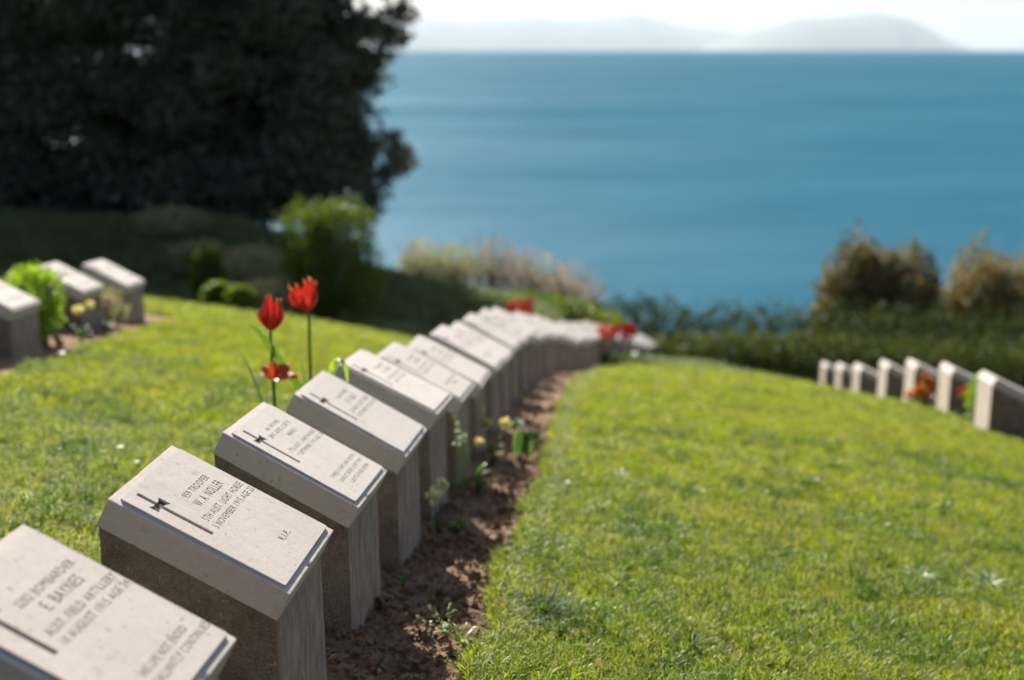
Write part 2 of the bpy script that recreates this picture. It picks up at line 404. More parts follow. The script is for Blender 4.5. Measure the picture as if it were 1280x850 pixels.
def tablet_mesh(lines, mat, seed, cuts=20, cross=True):
    rs = random.Random(seed); bm = bmesh.new()
    # block with worn, chipped arrises
    bmesh.ops.create_cube(bm, size=1)
    for v in bm.verts: v.co = Vector(((v.co.x+.5)*W, (v.co.y-.5)*D, (v.co.z+.5)*(TH-HP)-TH))
    if cuts:
        bmesh.ops.subdivide_edges(bm, edges=[e for e in bm.edges if e.calc_length() > .2], cuts=cuts, use_grid_fill=True)
        z1 = -HP
        for v in bm.verts:
            ex = [abs(v.co.x) < 1e-5, abs(v.co.x-W) < 1e-5, abs(v.co.y) < 1e-5, abs(v.co.y+D) < 1e-5, abs(v.co.z-z1) < 1e-5, abs(v.co.z+TH) < 1e-5]
            if sum(ex) >= 2:
                nn = noise.noise(v.co*60+Vector((seed*3.3, 0, 0))); a = .0003+max(0, nn-.40)*.008*(v.co.z > -.02)
                d = Vector((ex[0]-ex[1], ex[3]-ex[2], ex[5]-ex[4])); v.co += d*a
    geo = [e for e in bm.edges if len(e.link_faces) == 2 and e.calc_face_angle(0) > 1.0]
    bmesh.ops.bevel(bm, geom=geo, offset=.0028, segments=2, affect='EDGES', profile=.6)
    # raised panel with cut-in cross and letters
    x0, x1, y0, y1 = .017, W-.009, -D+.0205, -.0225
    rc = .004
    outer = [(x0+rc, y0), (x1-rc, y0), (x1, y0+rc), (x1, y1-rc), (x1-rc, y1), (x0+rc, y1), (x0, y1-rc), (x0, y0+rc)]
    loops = [outer]
    if cross: loops.append(CROSS)
    tl = []
    for (txt, cx, base, size, width) in lines: tl += text_loops(txt, size, cx, base, width)
    loops += tl
    es = []; vl = []
    for lp in loops:
        v = [bm.verts.new((p[0], p[1], 0)) for p in lp]; vl.append(v)
        for i in range(len(v)): es.append(bm.edges.new((v[i], v[(i+1) % len(v)])))
    r = bmesh.ops.triangle_fill(bm, use_beauty=False, use_dissolve=False, edges=es, normal=(0, 0, 1))
    for g in r['geom']:
        if isinstance(g, bmesh.types.BMFace):
            if g.normal.z < 0: g.normal_flip()
    for k, (lp, v) in enumerate(zip(loops, vl)):
        dz = -HP-.003 if k == 0 else (-.0058 if k == 1 and cross else -.0028)
        w = [bm.verts.new((p[0], p[1], dz)) for p in lp]
        for i in range(len(v)):
            j = (i+1) % len(v)
            try:
                f = bm.faces.new((v[i], v[j], w[j], w[i])); f.material_index = 0 if k <= (1 if cross else 0) else 1
            except ValueError: pass
    def rect(a, b, c, d, z, mi):
        f = bm.faces.new([bm.verts.new(p) for p in ((a, c, z), (b, c, z), (b, d, z), (a, d, z))]); f.material_index = mi
    rect(.03, .105, -.25, -.03, -.0056, 1)  # floor of the cross, its shade painted in with the dark lettering material
    if tl:
        ys = [p[1] for l in tl for p in l]; xs = [p[0] for l in tl for p in l]
        # grime floor under the letters, kept clear of the cross
        ylo, yhi = min(ys)-.002, max(ys)+.002
        for (txt, cx, base, size, width) in lines:
            rect(cx-width/2-.001, cx+width/2+.001, -base-.0045, -base+size+.002, -.0026-.00002*rs.random(), 1)
    me = bpy.data.meshes.new('tablet'); bm.to_mesh(me); bm.free()
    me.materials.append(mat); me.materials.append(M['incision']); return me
def std(a, b, c, d, ep=(), e0=.365):
    """lines laid out as on these tablets; (text, centre, baseline, cap height, width)"""
    L = []
    L.append((a[0], .234, .136, .0195, a[1])); L.append((b[0], .234, .1742, .026, b[1]))
    L.append((c[0], .234, .212, .0195, c[1])); L.append((d[0], .234, .2415, .0185, d[1]))
    for i, (t, w) in enumerate(ep): L.append((t, .225, e0+.029*i, .018, w))
    return L
TX = {
 1: std(('2202 BOMBARDIER', .205), ('E. BAYNES', .135), ('AUST. FIELD ARTILLERY', .262), ('10 AUGUST 1915 AGE 24', .262), (('HIS LIFE NOT ENDED', .19), ('BUT GALLANTLY CONTINUED', .29)), .383),
 2: std(('959 TROOPER', .146), ('W. A. NOLLER', .158), ('5TH AUST. LIGHT HORSE', .247), ('3 NOVEMBER 1915 AGE 22', .262), (('R.I.P.', .055),), .383),
 3: [('486 TROOPER', .222, .094, .0145, .12), ('ERIC NOEL CURTIS', .226, .122, .0165, .19), ('INNES', .25, .155, .0165, .07),
     ('5TH AUST. LIGHT HORSE', .234, .2, .0155, .245), ('7 SEPTEMBER 1915 AGE 23', .24, .227, .0155, .255),
     ('THERE IS ONE LINK DEATH', .215, .352, .0145, .25), ('CANNOT SEVER: LOVE THAT', .215, .38, .0145, .25), ('LASTS FOR EVER.', .235, .408, .0145, .2)],
 4: std(('1143 TROOPER', .13), ('J. R. ELLIS', .12), ('5TH AUST. LIGHT HORSE', .235), ('9 OCTOBER 1915 AGE 28', .24), (), .36),
 5: std(('702 PRIVATE', .13), ('T. H. WARD', .13), ('11TH BN. AUST. INF.', .22), ('2 MAY 1915 AGE 21', .21), (), .36),
 6: std(('516 SERGEANT', .14), ('G. MARSH', .12), ('9TH BN. AUST. INF.', .22), ('28 JUNE 1915 AGE 25', .23), (('PEACE PERFECT PEACE', .22), ('AT REST', .09)), .36),
}
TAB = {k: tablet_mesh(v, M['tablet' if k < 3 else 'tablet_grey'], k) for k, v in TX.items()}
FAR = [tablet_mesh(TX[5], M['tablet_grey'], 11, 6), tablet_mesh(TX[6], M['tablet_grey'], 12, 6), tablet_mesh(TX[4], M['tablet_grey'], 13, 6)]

def pedestal_mesh(quad_top, z0, cuts=1):
    """quad_top: four top corners (back-near, back-far, front-far, front-near) in the marker's own space"""
    bm = bmesh.new(); t = [bm.verts.new(p) for p in quad_top]
    c = sum((Vector(p) for p in quad_top), Vector())/4
    b = []
    for p in quad_top:
        q = Vector((p[0], p[1], 0))-Vector((c.x, c.y, 0)); q *= 1.035
        b.append(bm.verts.new((c.x+q.x, c.y+q.y, z0)))
    mats = [1, 0, 1, 0]    # back, far, front, near
    mats = {0: 1, 1: 0, 2: 1, 3: 0}
    for i in range(4):
        j = (i+1) % 4; f = bm.faces.new((t[i], t[j], b[j], b[i])); f.material_index = mats[i]
    bm.faces.new(t[::-1]); bm.faces.new(b)
    bmesh.ops.recalc_face_normals(bm, faces=bm.faces)
    if cuts > 1:
        bmesh.ops.subdivide_edges(bm, edges=bm.edges[:], cuts=cuts, use_grid_fill=True)
        for v in bm.verts:
            ang = [e for e in v.link_edges if len(e.link_faces) == 2 and e.calc_face_angle(0) > 1]
            a = .0012*noise.noise(v.co*30)
            if ang: a -= .001+max(0, noise.noise(v.co*45+Vector((5, 1, 2)))-.25)*.012
            v.co += v.normal*a
    else:
        bmesh.ops.bevel(bm, geom=[e for e in bm.edges if e.calc_face_angle(0) > .9], offset=.005, segments=2, affect='EDGES')
    me = bpy.data.meshes.new('pedestal'); bm.to_mesh(me); bm.free()
    me.materials.append(M['aggregate']); me.materials.append(M['cast']); return me
def marker(fn, yaw, tilt, pitch, label, tabmesh, group, ped=None, cuts=1):
    yaw, tilt, pitch = R(yaw), R(tilt), R(pitch)
    r0 = Vector((math.sin(yaw), math.cos(yaw), 0)); q = Vector((math.cos(yaw), -math.sin(yaw), 0))
    r = r0*math.cos(pitch)+Vector((0, 0, math.sin(pitch))); up = q.cross(r)
    d = q*math.cos(tilt)-up*math.sin(tilt); n = q*math.sin(tilt)+up*math.cos(tilt)
    bn = Vector(fn)-d*D
    Mw = Matrix.Identity(4)
    for i, a in enumerate((r, -d, n)):
        for k in range(3): Mw[k][i] = a[k]
    for k in range(3): Mw[k][3] = bn[k]
    cen = Vector(fn)-q*(D*math.cos(tilt)/2)+r0*(W/2)
    root = empty('grave_marker', (cen.x, cen.y, Tz(cen.x, cen.y)), -yaw)
    tag(root, label, 'grave marker', group)
    Rw = Matrix.Translation(root.location) @ Matrix.Rotation(-yaw, 4, 'Z'); Ri = Rw.inverted()
    t = obj('tablet', tabmesh, root); t.matrix_local = Ri @ Mw
    if ped is None:
        i_ = .005
        loc = [(i_, -.004), (W-i_, -.004), (W-i_, -D+.003), (i_, -D+.003)]
        quad = [Ri @ (Mw @ Vector((a, b, -TH+.002))) for a, b in loc]
        # the back of the pedestal drops straight from the tablet's lower back edge
        ped = pedestal_mesh([tuple(p) for p in quad], -.22, cuts)
    obj('pedestal', ped, root)
    return root, ped
GR = 'grave markers in the long central row'
orden = ['first', 'second', 'third', 'fourth', 'fifth', 'sixth', 'seventh', 'eighth', 'ninth', 'tenth', 'eleventh', 'twelfth', 'thirteenth', 'fourteenth', 'fifteenth', 'sixteenth', 'seventeenth', 'eighteenth', 'nineteenth', 'twentieth', 'twenty-first', 'twenty-second', 'twenty-third', 'twenty-fourth', 'twenty-fifth', 'twenty-sixth', 'twenty-seventh']
FIT = [((-.573, 1.888, -1.095), 7.6, 27, 0, 'pale stone grave marker cut off by the lower left corner, lettered BOMBARDIER'),
 ((-.5, 2.701, -1.2), 7.4, 27, 1.4, 'sharp stone grave marker lettered TROOPER with R.I.P. near its front edge'),
 ((-.452, 3.606, -1.326), 7.7, 27.7, -1.4, 'third grave marker of the long row, its tablet crowded with three epitaph lines'),
 ((-.376, 4.398, -1.425), 7.8, 28.1, -1.2, 'fourth grave marker of the long row, just in front of the arched green leaf'),
 ((-.311, 5.168, -1.488), 7.8, 25.6, -3.3, 'fifth grave marker of the long row, just past the arched green leaf'),
 ((-.233, 5.864, -1.626), 8.0, 26.5, -2.2, 'sixth grave marker of the long row, beside the trailing yellow-green stem')]
fars = None
for i, (fn, yw, tl, pt, lab) in enumerate(FIT):
    marker((fn[0], fn[1], fn[2]+EYE), yw, tl, pt, lab, TAB[i+1], GR, None, 14)
fr, farped = None, None
y = 6.74; k = 6
while y < 26.2:
    x = float(np.interp(y, RY, RX)); yw = 8+float(np.interp(y, [6, 12, 17, 22, 27], [0, 2, 8, 12, 14]))
    z = Tz(x, y)+.405+random.uniform(-.025, .02)
    if k < 26: lab = '%s grave marker from the camera in the long central row, pale stone tablet' % orden[k]
    else: lab = 'last grave marker at the far end of the long central row' if y+.9 >= 26.2 else 'second-last grave marker at the far end of the long central row'
    if k < 12: extra = (27+random.uniform(-1.5, 1.5), random.uniform(-3, 0))
    else: extra = (27, -3)
    root, p = marker((x, y, z), yw+(random.uniform(-1.5, 1.5)), extra[0], extra[1], lab, FAR[k % 3], GR, farped)
    if farped is None: farped = p
    y += .88 if y < 16 else .8; k += 1
GL = 'grave markers in the upper row'
for (x, y, yw, lab) in [(-3.24, 8.15, 8, 'grave marker cut off by the left edge beside the leafy green bush'),
                        (-3.42, 10.05, 9, 'grave marker of the upper row between the green bush and the row end'),
                        (-3.46, 11.35, 9, 'grave marker at the far end of the upper row, nearest the dark pines')]:
    marker((x, y, Tz(x, y)+.31), yw, 25, -2, lab, FAR[1], GL, None)
GRR = 'grave markers in the lower row'
rl = ['grave marker nearest the right edge in the lower row, its back edge sunlit', 'second grave marker from the right edge in the lower row, just right of orange flowers',
      'third grave marker from the right edge in the lower row, just left of orange flowers', 'fourth grave marker from the right edge in the lower row',
      'fifth grave marker from the right edge in the lower row', 'sixth grave marker from the right edge in the lower row', 'seventh grave marker from the right edge, farthest of the lower row']
for (u, y, lab) in zip((1240, 1187, 1142, 1107, 1073, 1050, 1030), (11.05, 12.6, 14.2, 15.9, 18.0, 20.2, 22.6), rl):
    P = at(u, 500, y); x = P.x+.45
    _, pd = marker((x, y, Tz(x, y)+.37), 1, 26, -2, lab, FAR[0], GRR, None); pd.materials[1] = M['cast_pale']

# ------------------------------------------------------------------ scattered cover (points + instances)
def scatter(name, pts, rots, scl, ids, sources, mat_label):
    me = bpy.data.meshes.new(name); me.vertices.add(len(pts)); me.vertices.foreach_set('co', np.asarray(pts, np.float32).ravel())
    a = me.attributes.new('rot', 'FLOAT_VECTOR', 'POINT'); a.data.foreach_set('vector', np.asarray(rots, np.float32).ravel())
    a = me.attributes.new('scl', 'FLOAT', 'POINT'); a.data.foreach_set('value', np.asarray(scl, np.float32))
    a = me.attributes.new('idx', 'INT', 'POINT'); a.data.foreach_set('value', np.asarray(ids, np.int32))
    col = bpy.data.collections.new(name+'_source')
    for i, s in enumerate(sources):
        o = bpy.data.objects.new('%s_source_%02d' % (name, i), s); col.objects.link(o)
    ng = bpy.data.node_groups.new(name, 'GeometryNodeTree')
    ng.interface.new_socket('Geometry', in_out='INPUT', socket_type='NodeSocketGeometry')
    ng.interface.new_socket('Geometry', in_out='OUTPUT', socket_type='NodeSocketGeometry')
    gi = ng.nodes.new('NodeGroupInput'); go = ng.nodes.new('NodeGroupOutput')
    ip = ng.nodes.new('GeometryNodeInstanceOnPoints'); ci = ng.nodes.new('GeometryNodeCollectionInfo')
    ci.inputs['Collection'].default_value = col; ci.inputs['Separate Children'].default_value = True; ci.inputs['Reset Children'].default_value = True
    def na(n, t):
        q = ng.nodes.new('GeometryNodeInputNamedAttribute'); q.data_type = t; q.inputs['Name'].default_value = n
        return [o for o in q.outputs if o.enabled][0]
    L = ng.links.new
    L(gi.outputs[0], ip.inputs['Points']); L(ci.outputs[0], ip.inputs['Instance']); ip.inputs['Pick Instance'].default_value = True
    L(na('idx', 'INT'), ip.inputs['Instance Index']); L(na('rot', 'FLOAT_VECTOR'), ip.inputs['Rotation']); L(na('scl', 'FLOAT'), ip.inputs['Scale'])
    L(ip.outputs[0], go.inputs[0])
    o = obj(name, me); md = o.modifiers.new('scatter', 'NODES'); md.node_group = ng
    return o
def tuft_mesh(seed, nb, rad, h, w, lean, mat, straw=0.0):
    rs = np.random.default_rng(seed); vs = []; fs = []; mi = []
    for i in range(nb):
        a = rs.uniform(0, 2*math.pi); rr = rad*math.sqrt(rs.uniform()); bx, by = rr*math.cos(a), rr*math.sin(a)
        hh = h*rs.uniform(.45, 1.15); ww = w*rs.uniform(.6, 1.2); la = rs.uniform(0, 2*math.pi); ll = lean*hh*rs.uniform(.2, 1.3)
        dx, dy = math.cos(la), math.sin(la); sa = rs.uniform(0, 2*math.pi); sx, sy = math.cos(sa)*ww/2, math.sin(sa)*ww/2
        b = len(vs)
        zt = [0, .5, .85, 1.0-.25*min(1, lean*.6)]; xt = [0, .22, .6, 1.0]; wt = [1, .9, .6, 0]
        for k in range(3):
            cx, cy, cz = bx+dx*ll*xt[k], by+dy*ll*xt[k], hh*zt[k]
            vs += [(cx-sx*wt[k], cy-sy*wt[k], cz), (cx+sx*wt[k], cy+sy*wt[k], cz)]
        vs.append((bx+dx*ll, by+dy*ll, hh*zt[3]))
        fs += [[b, b+1, b+3, b+2], [b+2, b+3, b+5, b+4], [b+4, b+5, b+6]]
        mi += [1 if rs.uniform() < straw else 0]*3
    me = mesh_np('tuft', np.array(vs), fs, [mat, M['straw']], True)
    me.polygons.foreach_set('material_index', np.array(mi, dtype=np.int32)); return me
tufts = [tuft_mesh(100+i, 16, .024, .040, .0033, 1.05, M['grass'], .11) for i in range(6)]
tufts += [tuft_mesh(200+i, 26, .05, .042, .0045, .8, M['grass'], .11) for i in range(4)]
tufts += [tuft_mesh(300+i, 30, .10, .055, .009, .8, M['grass'], .09) for i in range(3)]
tufts += [tuft_mesh(500+i, 12, .025, .068, .0042, 1.1, M['coarse' if i else 'grassdark'], .05) for i in range(3)]
tufts += [tuft_mesh(600+i, 22, .03, .03, .007, 1.3, M['clover'], 0) for i in range(2)]
P_, S_, I_ = [], [], []
def lay(y0, y1, dens, ids, smin, smax, xl, xr):
    A = (xr(y1)-xl(y1))*(y1-y0); n = int(A*dens)
    x = rng.uniform(xl(y1), xr(y1), n); y = rng.uniform(y0, y1, n)
    keep = ~in_bed(x, y); x, y = x[keep], y[keep]
    z = T(x, y)-.004
    P_.append(np.stack([x, y, z], 1))
    clump = np.array([noise.noise(Vector((a*2.3, b*2.3, 0))) for a, b in zip(x, y)])
    S_.append(rng.uniform(smin, smax, len(x))*(1+.35*clump)); I_.append(rng.choice(ids, len(x)))
def clumps(n, ids, thr, freq, off, smin, smax):
    y = rng.uniform(2.2, 9, n); x = rng.uniform(-1, 1, n)*(.42*y+1); keep = ~in_bed(x, y); x, y = x[keep], y[keep]
    q = np.array([noise.noise(Vector((a*freq, b*freq, off))) for a, b in zip(x, y)]); k = q > thr; x, y = x[k], y[k]
    P_.append(np.stack([x, y, T(x, y)-.004], 1)); S_.append(rng.uniform(smin, smax, len(x))); I_.append(rng.choice(ids, len(x)))
fl = lambda y: -.42*y-1.0
frr = lambda y: .42*y+1.0
for a, b, dn in [(2.2, 3.2, 1700), (3.2, 4.2, 1700), (4.2, 5.2, 1400), (5.2, 6.5, 1000)]:
    lay(a, b, dn, [0, 1, 2, 3, 4, 5], .75, 1.25, fl, frr)
for a, b, dn in [(6.5, 8, 450), (8, 10, 300), (10, 12, 260)]: lay(a, b, dn, [6, 7, 8, 9], .8, 1.25, fl, frr)
for a, b, dn in [(12, 15, 110), (15, 18, 80), (18, 21, 45)]: lay(a, b, dn, [10, 11, 12], .8, 1.3, fl, frr)
clumps(16000, [13, 14, 15], .22, 2.6, 4.0, .6, 1.25)
clumps(5000, [13, 14, 15], -1, 1, 0, .5, 1.0)
clumps(14000, [16, 17], .25, 3.3, 9.0, .7, 1.2)
# ragged longer fringe along both edges of the long bed
for y in np.arange(1.8, 14, .0035):
    e = float(bed_hi(y)); x = e+abs(random.gauss(0, .035))-.012; P_.append(np.array([[x, y, Tz(x, y)-.008]])); S_.append(np.array([random.uniform(.9, 1.6)])); I_.append(np.array([random.randint(0, 5)]))
for y in np.arange(1.8, 12, .006):
    x = float(bed_lo(y))-abs(random.gauss(0, .03))+.01; P_.append(np.array([[x, y, Tz(x, y)-.008]])); S_.append(np.array([random.uniform(.9, 1.5)])); I_.append(np.array([random.randint(0, 5)]))
Pn = np.concatenate(P_); Sn = np.concatenate(S_); In = np.concatenate(I_)
Rn = np.stack([rng.normal(0, .12, len(Pn)), rng.normal(0, .12, len(Pn)), rng.uniform(0, 6.28, len(Pn))], 1)
g = scatter('lawn_grass', Pn, Rn, Sn, In, tufts, None)
tag(g, 'short bright green mown grass covering the lawns between the rows', 'grass', kind='stuff')
# shaded rough grass on the bank beyond
bt = [tuft_mesh(400+i, 26, .16, .16, .02, .7, M['bankgrass'], .05) for i in range(3)]
n = 9000; x = rng.uniform(-14, 4.5, n); y = rng.uniform(20, 30, n); z = T(x, y)-.02
g = scatter('bank_grass', np.stack([x, y, z], 1), np.stack([np.zeros(n), np.zeros(n), rng.uniform(0, 6.28, n)], 1), rng.uniform(.7, 1.4, n), rng.integers(0, 3, n), bt, None)
tag(g, 'rough darker grass covering the bank under the pines', 'grass', kind='stuff')
# clods
def clod(seed, r=.5):
    bm = bmesh.new(); bmesh.ops.create_icosphere(bm, subdivisions=2, radius=1)
    for v in bm.verts: v.co *= 1+r*noise.noise(v.co*1.6+Vector((seed*7, 0, 0)))+.25*noise.noise(v.co*4+Vector((seed, 5, 0)))
    for v in bm.verts: v.co.z *= .75
    me = bpy.data.meshes.new('clod'); bm.to_mesh(me); bm.free(); me.materials.append(M['soil'])
    return me
def stone_pale():
    m, nt, out = new_mat('pale_pebble'); v = worldpos(nt)
    principled(nt, out, ramp(nt, noise_n(nt, v, 60, 3), [(.3, (.22, .165, .12)), (.7, (.40, .33, .26))]), .8, None, .3); return m
cl = [clod(i, .9) for i in range(5)]
pp = clod(9, .4); pp.materials.clear(); pp.materials.append(stone_pale()); cl.append(pp)
n = 11000; y = rng.uniform(1.6, 12, n)**1.0; y = 1.6+(y-1.6)*rng.uniform(.2, 1, n); lo = bed_lo(y)+.02; hi = bed_hi(y)-.015; x = lo+(hi-lo)*rng.uniform(0, 1, n)
s = np.minimum(rng.pareto(2.0, n)*.0032+.0018, .026)
z = T(x, y)-.018+np.array([fbm(a, b, 5)*.024+abs(fbm(a+9, b, 17, 4))*.0216 for a, b in zip(x, y)])*.95
s_ids = None; ids = rng.choice(6, n, p=[.188, .188, .188, .188, .188, .06])
s = np.where(ids == 5, np.minimum(s, .009), s)
g = scatter('soil_clods', np.stack([x, y, z+s*.1], 1), rng.uniform(0, 6.28, (n, 3)), s, ids, cl, None)
tag(g, 'crumbly reddish brown clods of dug earth in the long bed', 'soil clods', kind='stuff')

# ------------------------------------------------------------------ plants close by
def blade(mb, base, az, h, reach, w, droop=.3, seg=7, twist=0):
    base = Vector(base); d = Vector((math.cos(az), math.sin(az), 0)); side = Vector((-math.sin(az+twist), math.cos(az+twist), 0))
    pts = []; wd = []
    for i in range(seg+1):
        t = i/seg; pts.append(base+d*reach*t**1.6+Vector((0, 0, h*(t-droop*t*t*t)))); wd.append(w*max(.03, (1-t**2.2))*(.6+.9*min(1, t*3)))
    mb.strap(pts, wd, side)
def grass_clump(x, y, n, h, w, mat, label, lean=.8, group=None, rad=.03):
    r = empty('grass_tuft', (x, y, Tz(x, y)-.01)); tag(r, label, 'grass tuft', group)
    mb = MB()
    for i in range(n):
        a = random.uniform(0, 6.28); rr = random.uniform(0, rad)
        blade(mb, (rr*math.cos(a), rr*math.sin(a), 0), a+random.uniform(-.7, .7), h*random.uniform(.5, 1.1), h*lean*random.uniform(.2, 1.4), w, random.uniform(.1, .7))
    mb.build('blades', M[mat], r, True); return r
grass_clump(.10, 3.98, 230, .115, .0013, 'coarse', 'dark glossy coarse grass clump spilling over the edge of the soil bed', 1.2, None, .06)
grass_clump(.02, 3.86, 60, .07, .002, 'coarse', 'small dark grass clump hanging over the lawn edge into the soil', 1.6, None, .04)
grass_clump(.19, 3.62, 90, .06, .002, 'bright', 'bright green grass clump at the lower corner of the lawn edge', .5, None, .07)
for (u, v, n_, h_, m_, lab) in [
    (1150, 728, 46, .06, 'bluegrass', 'pale silvery grass tuft, leftmost of the pair at the lower right'),
    (1235, 738, 56, .075, 'bluegrass', 'bluish grey grass tuft nearest the lower right edge'),
    (1030, 712, 40, .05, 'bluegrass', 'flat white-glinting grass tuft in the middle of the right lawn'),
    (1115, 712, 22, .055, 'coarse', 'dark green grass tuft between the silvery tufts on the right lawn'),
    (860, 822, 22, .075, 'coarse', 'upright dark grass tuft at the bottom of the right lawn'),
    (775, 715, 12, .075, 'coarse', 'thin upright grass tuft standing alone on the right lawn'),
    (770, 600, 40, .06, 'bluegrass', 'soft greyish grass tuft beside the bed beyond the focus'),
    (835, 655, 30, .055, 'coarse', 'blurred dark grass tuft on the right lawn behind the glinting one'),
    (1180, 650, 12, .07, 'coarse', 'spindly dark grass tuft high on the right lawn'),
    (690, 690, 30, .06, 'coarse', 'grass tuft leaning into the soil bed beside the fourth marker'),
    (735, 640, 30, .05, 'bluegrass', 'glinting grass tuft near the bed edge, above the leaning tuft')]:
    a = (u-640)/F; yy = 3
    for _ in range(60):                    # walk out along the ground to the spot
        P = at(u, v, yy)
        if P.z < Tz(P.x, P.y): break
        yy += .06
    grass_clump(P.x, P.y, n_, h_*1.35, .0034, m_, lab, .9, 'tufts in the right lawn', .025)

def weed_rosette(x, y, n, h, reach, w, mat, label, cat='weed', name='weed_plant'):
    r = empty(name, (x, y, Tz(x, y)-.02)); tag(r, label, cat); mb = MB()
    for i in range(n):
        a = i*2.4+random.uniform(-.3, .3); blade(mb, (0, 0, 0), a, h*random.uniform(.6, 1.1), reach*random.uniform(.6, 1.1), w, .5)
    mb.build('leaf', M[mat], r, True); return r
P = at(560, 800, 3.62)
weed_rosette(-.155, 3.62, 7, .12, .09, .0042, 'bright', 'bright green grassy weed in the soil bed beside the lawn edge')
weed_rosette(-.26, 3.45, 2, .09, .02, .005, 'bright', 'single upright bright blade pair in the shaded soil')
weed_rosette(-.235, 5.0, 4, .10, .03, .004, 'bright', 'thin green seedling in the soil beyond the third marker')
weed_rosette(.03, 5.55, 3, .07, .03, .005, 'bright', 'yellow-green seedling by the bed edge under the shadow stripe')
for (x, y, n_, h_, rc_, w_, m_, lab) in [(-.22, 5.0, 12, .10, .07, .007, 'tulipleaf', 'dark green leafy weed at the foot of the fifth marker'),
    (-.16, 5.78, 16, .16, .07, .008, 'tulipleaf', 'dark green leafy weed filling the gap beside the sixth marker'),
    (-.38, 4.15, 9, .07, .05, .006, 'tulipleaf', 'small shaded weed between the third and fourth markers'),
    (-.10, 6.55, 14, .13, .06, .008, 'tulipleaf', 'leafy weed under the cream yellow flowers'),
    (-.39, 3.12, 8, .06, .05, .005, 'bright', 'tiny green weed beside the foot of the second marker'),
    (.10, 6.1, 9, .05, .05, .006, 'bright', 'flat yellow-green weed on the soil close to the lawn edge'),
    (-.02, 4.75, 7, .05, .04, .005, 'bright', 'small weed in the lit soil beside the lawn edge'),
    (.02, 7.9, 12, .12, .08, .009, 'tulipleaf', 'dark leafy weed beyond the folded broad leaves')]:
    weed_rosette(x, y, n_, h_, rc_, w_, m_, lab)
# bushy weed with small round leaves
def leafy_stem(mb, stem, base, top, n, size, bend=0):
    base = Vector(base); top = Vector(top); pts = [base.lerp(top, t)+Vector((bend*math.sin(t*3.1), 0, 0)) for t in (0, .25, .5, .75, 1)]
    stem.tube(pts, [.0022, .002, .0018, .0015, .001], 5)
    for i in range(n):
        t = random.uniform(.1, 1); c = base.lerp(top, t)+Vector((bend*math.sin(t*3.1), 0, 0)); a = random.uniform(0, 6.28)
        d = Vector((math.cos(a), math.sin(a), random.uniform(-.2, .6))).normalized(); s = size*random.uniform(.6, 1.2)
        sd = d.cross(Vector((0, 0, 1))).normalized()
        mb.strap([c, c+d*s*.5, c+d*s], [s*.1, s*.38, s*.05], sd, .2)
r = empty('weed_plant', (-.205, 3.72, Tz(-.205, 3.72)-.01)); tag(r, 'low weed with round pale leaves lying beside the grassy weed', 'weed')
lf, stm = MB(), MB()
for k in range(7):
    a = random.uniform(0, 6.28); leafy_stem(lf, stm, (0, 0, 0), (.08*math.cos(a)-.02, .06*math.sin(a), .03+.04*random.random()), 16, .012)
lf.build('leaf', M['bright'], r); stm.build('stem', M['bright'], r)
# trailing yellow-green plant on the side of the fifth marker
bx, by = -.235, 5.62
r = empty('trailing_plant', (bx, by, Tz(bx, by))); tag(r, 'trailing yellow-green plant with tiny leaves climbing beside the fifth marker', 'plant')
lf, stm = MB(), MB()
for k in range(4): leafy_stem(lf, stm, (.01*k-.02, 0, 0), (.02*k-.03, random.uniform(-.02, .02), .40-.05*k), 46, .02, .008)
lf.build('leaf', M['bright'], r); stm.build('stem', M['bright'], r)

def bloom_plant(name, x, y, h, heads, petal, headr, label, cat, leaf='tulipleaf', nleaf=10, nfl=60):
    """low leafy plant carrying round heads made of many small petals"""
    r = empty(name, (x, y, Tz(x, y)-.02)); tag(r, label, cat)
    lf, st = MB(), MB()
    for i in range(nleaf):
        a = i*2.4; blade(lf, (0, 0, 0), a, h*random.uniform(.4, .85), h*.5*random.uniform(.4, 1), h*.05, .4)
    for (dx, dy, dz) in heads:
        top = Vector((dx, dy, dz)); q = MB(); q.tube([(dx*.2, dy*.2, 0), top*.6, top], [.003, .0028, .002], 5); q.build('stem', M[leaf], r)
    lf.build('leaf', M[leaf], r)
    for (dx, dy, dz) in heads:
        hd = MB()
        for i in range(nfl):
            d = Vector((random.gauss(0, 1), random.gauss(0, 1), random.gauss(.2, 1))).normalized(); c = Vector((dx, dy, dz))+d*headr*.25
            sd = d.cross(Vector((random.random(), random.random(), 1))).normalized()
            e = c+d*headr*random.uniform(.5, .9); hd.strap([c, c.lerp(e, .6), e], [headr*.05, headr*.24, headr*.1], sd, .3)
        hd.build('flower', M[petal], r)
    return r
# white and cream flowers between the stones
bloom_plant('flowering_plant', -.30, 4.95, .16, [(-.02, -.01, .17), (.01, .03, .20)], 'white', .038, 'white flower head between the fourth and fifth markers', 'flower')
bloom_plant('flowering_plant', -.11, 6.9, .16, [(-.03, 0, .18), (.075, .05, .17), (-.075, .1, .23)], 'yellowpetal', .038, 'cream yellow flower heads low beside the seventh marker', 'flower')
bloom_plant('flowering_plant', -.17, 6.15, .18, [(0, 0, .2)], 'yellowpetal', .028, 'small pale green-white bud beside the sixth marker', 'flower', 'tulipleaf', 6)
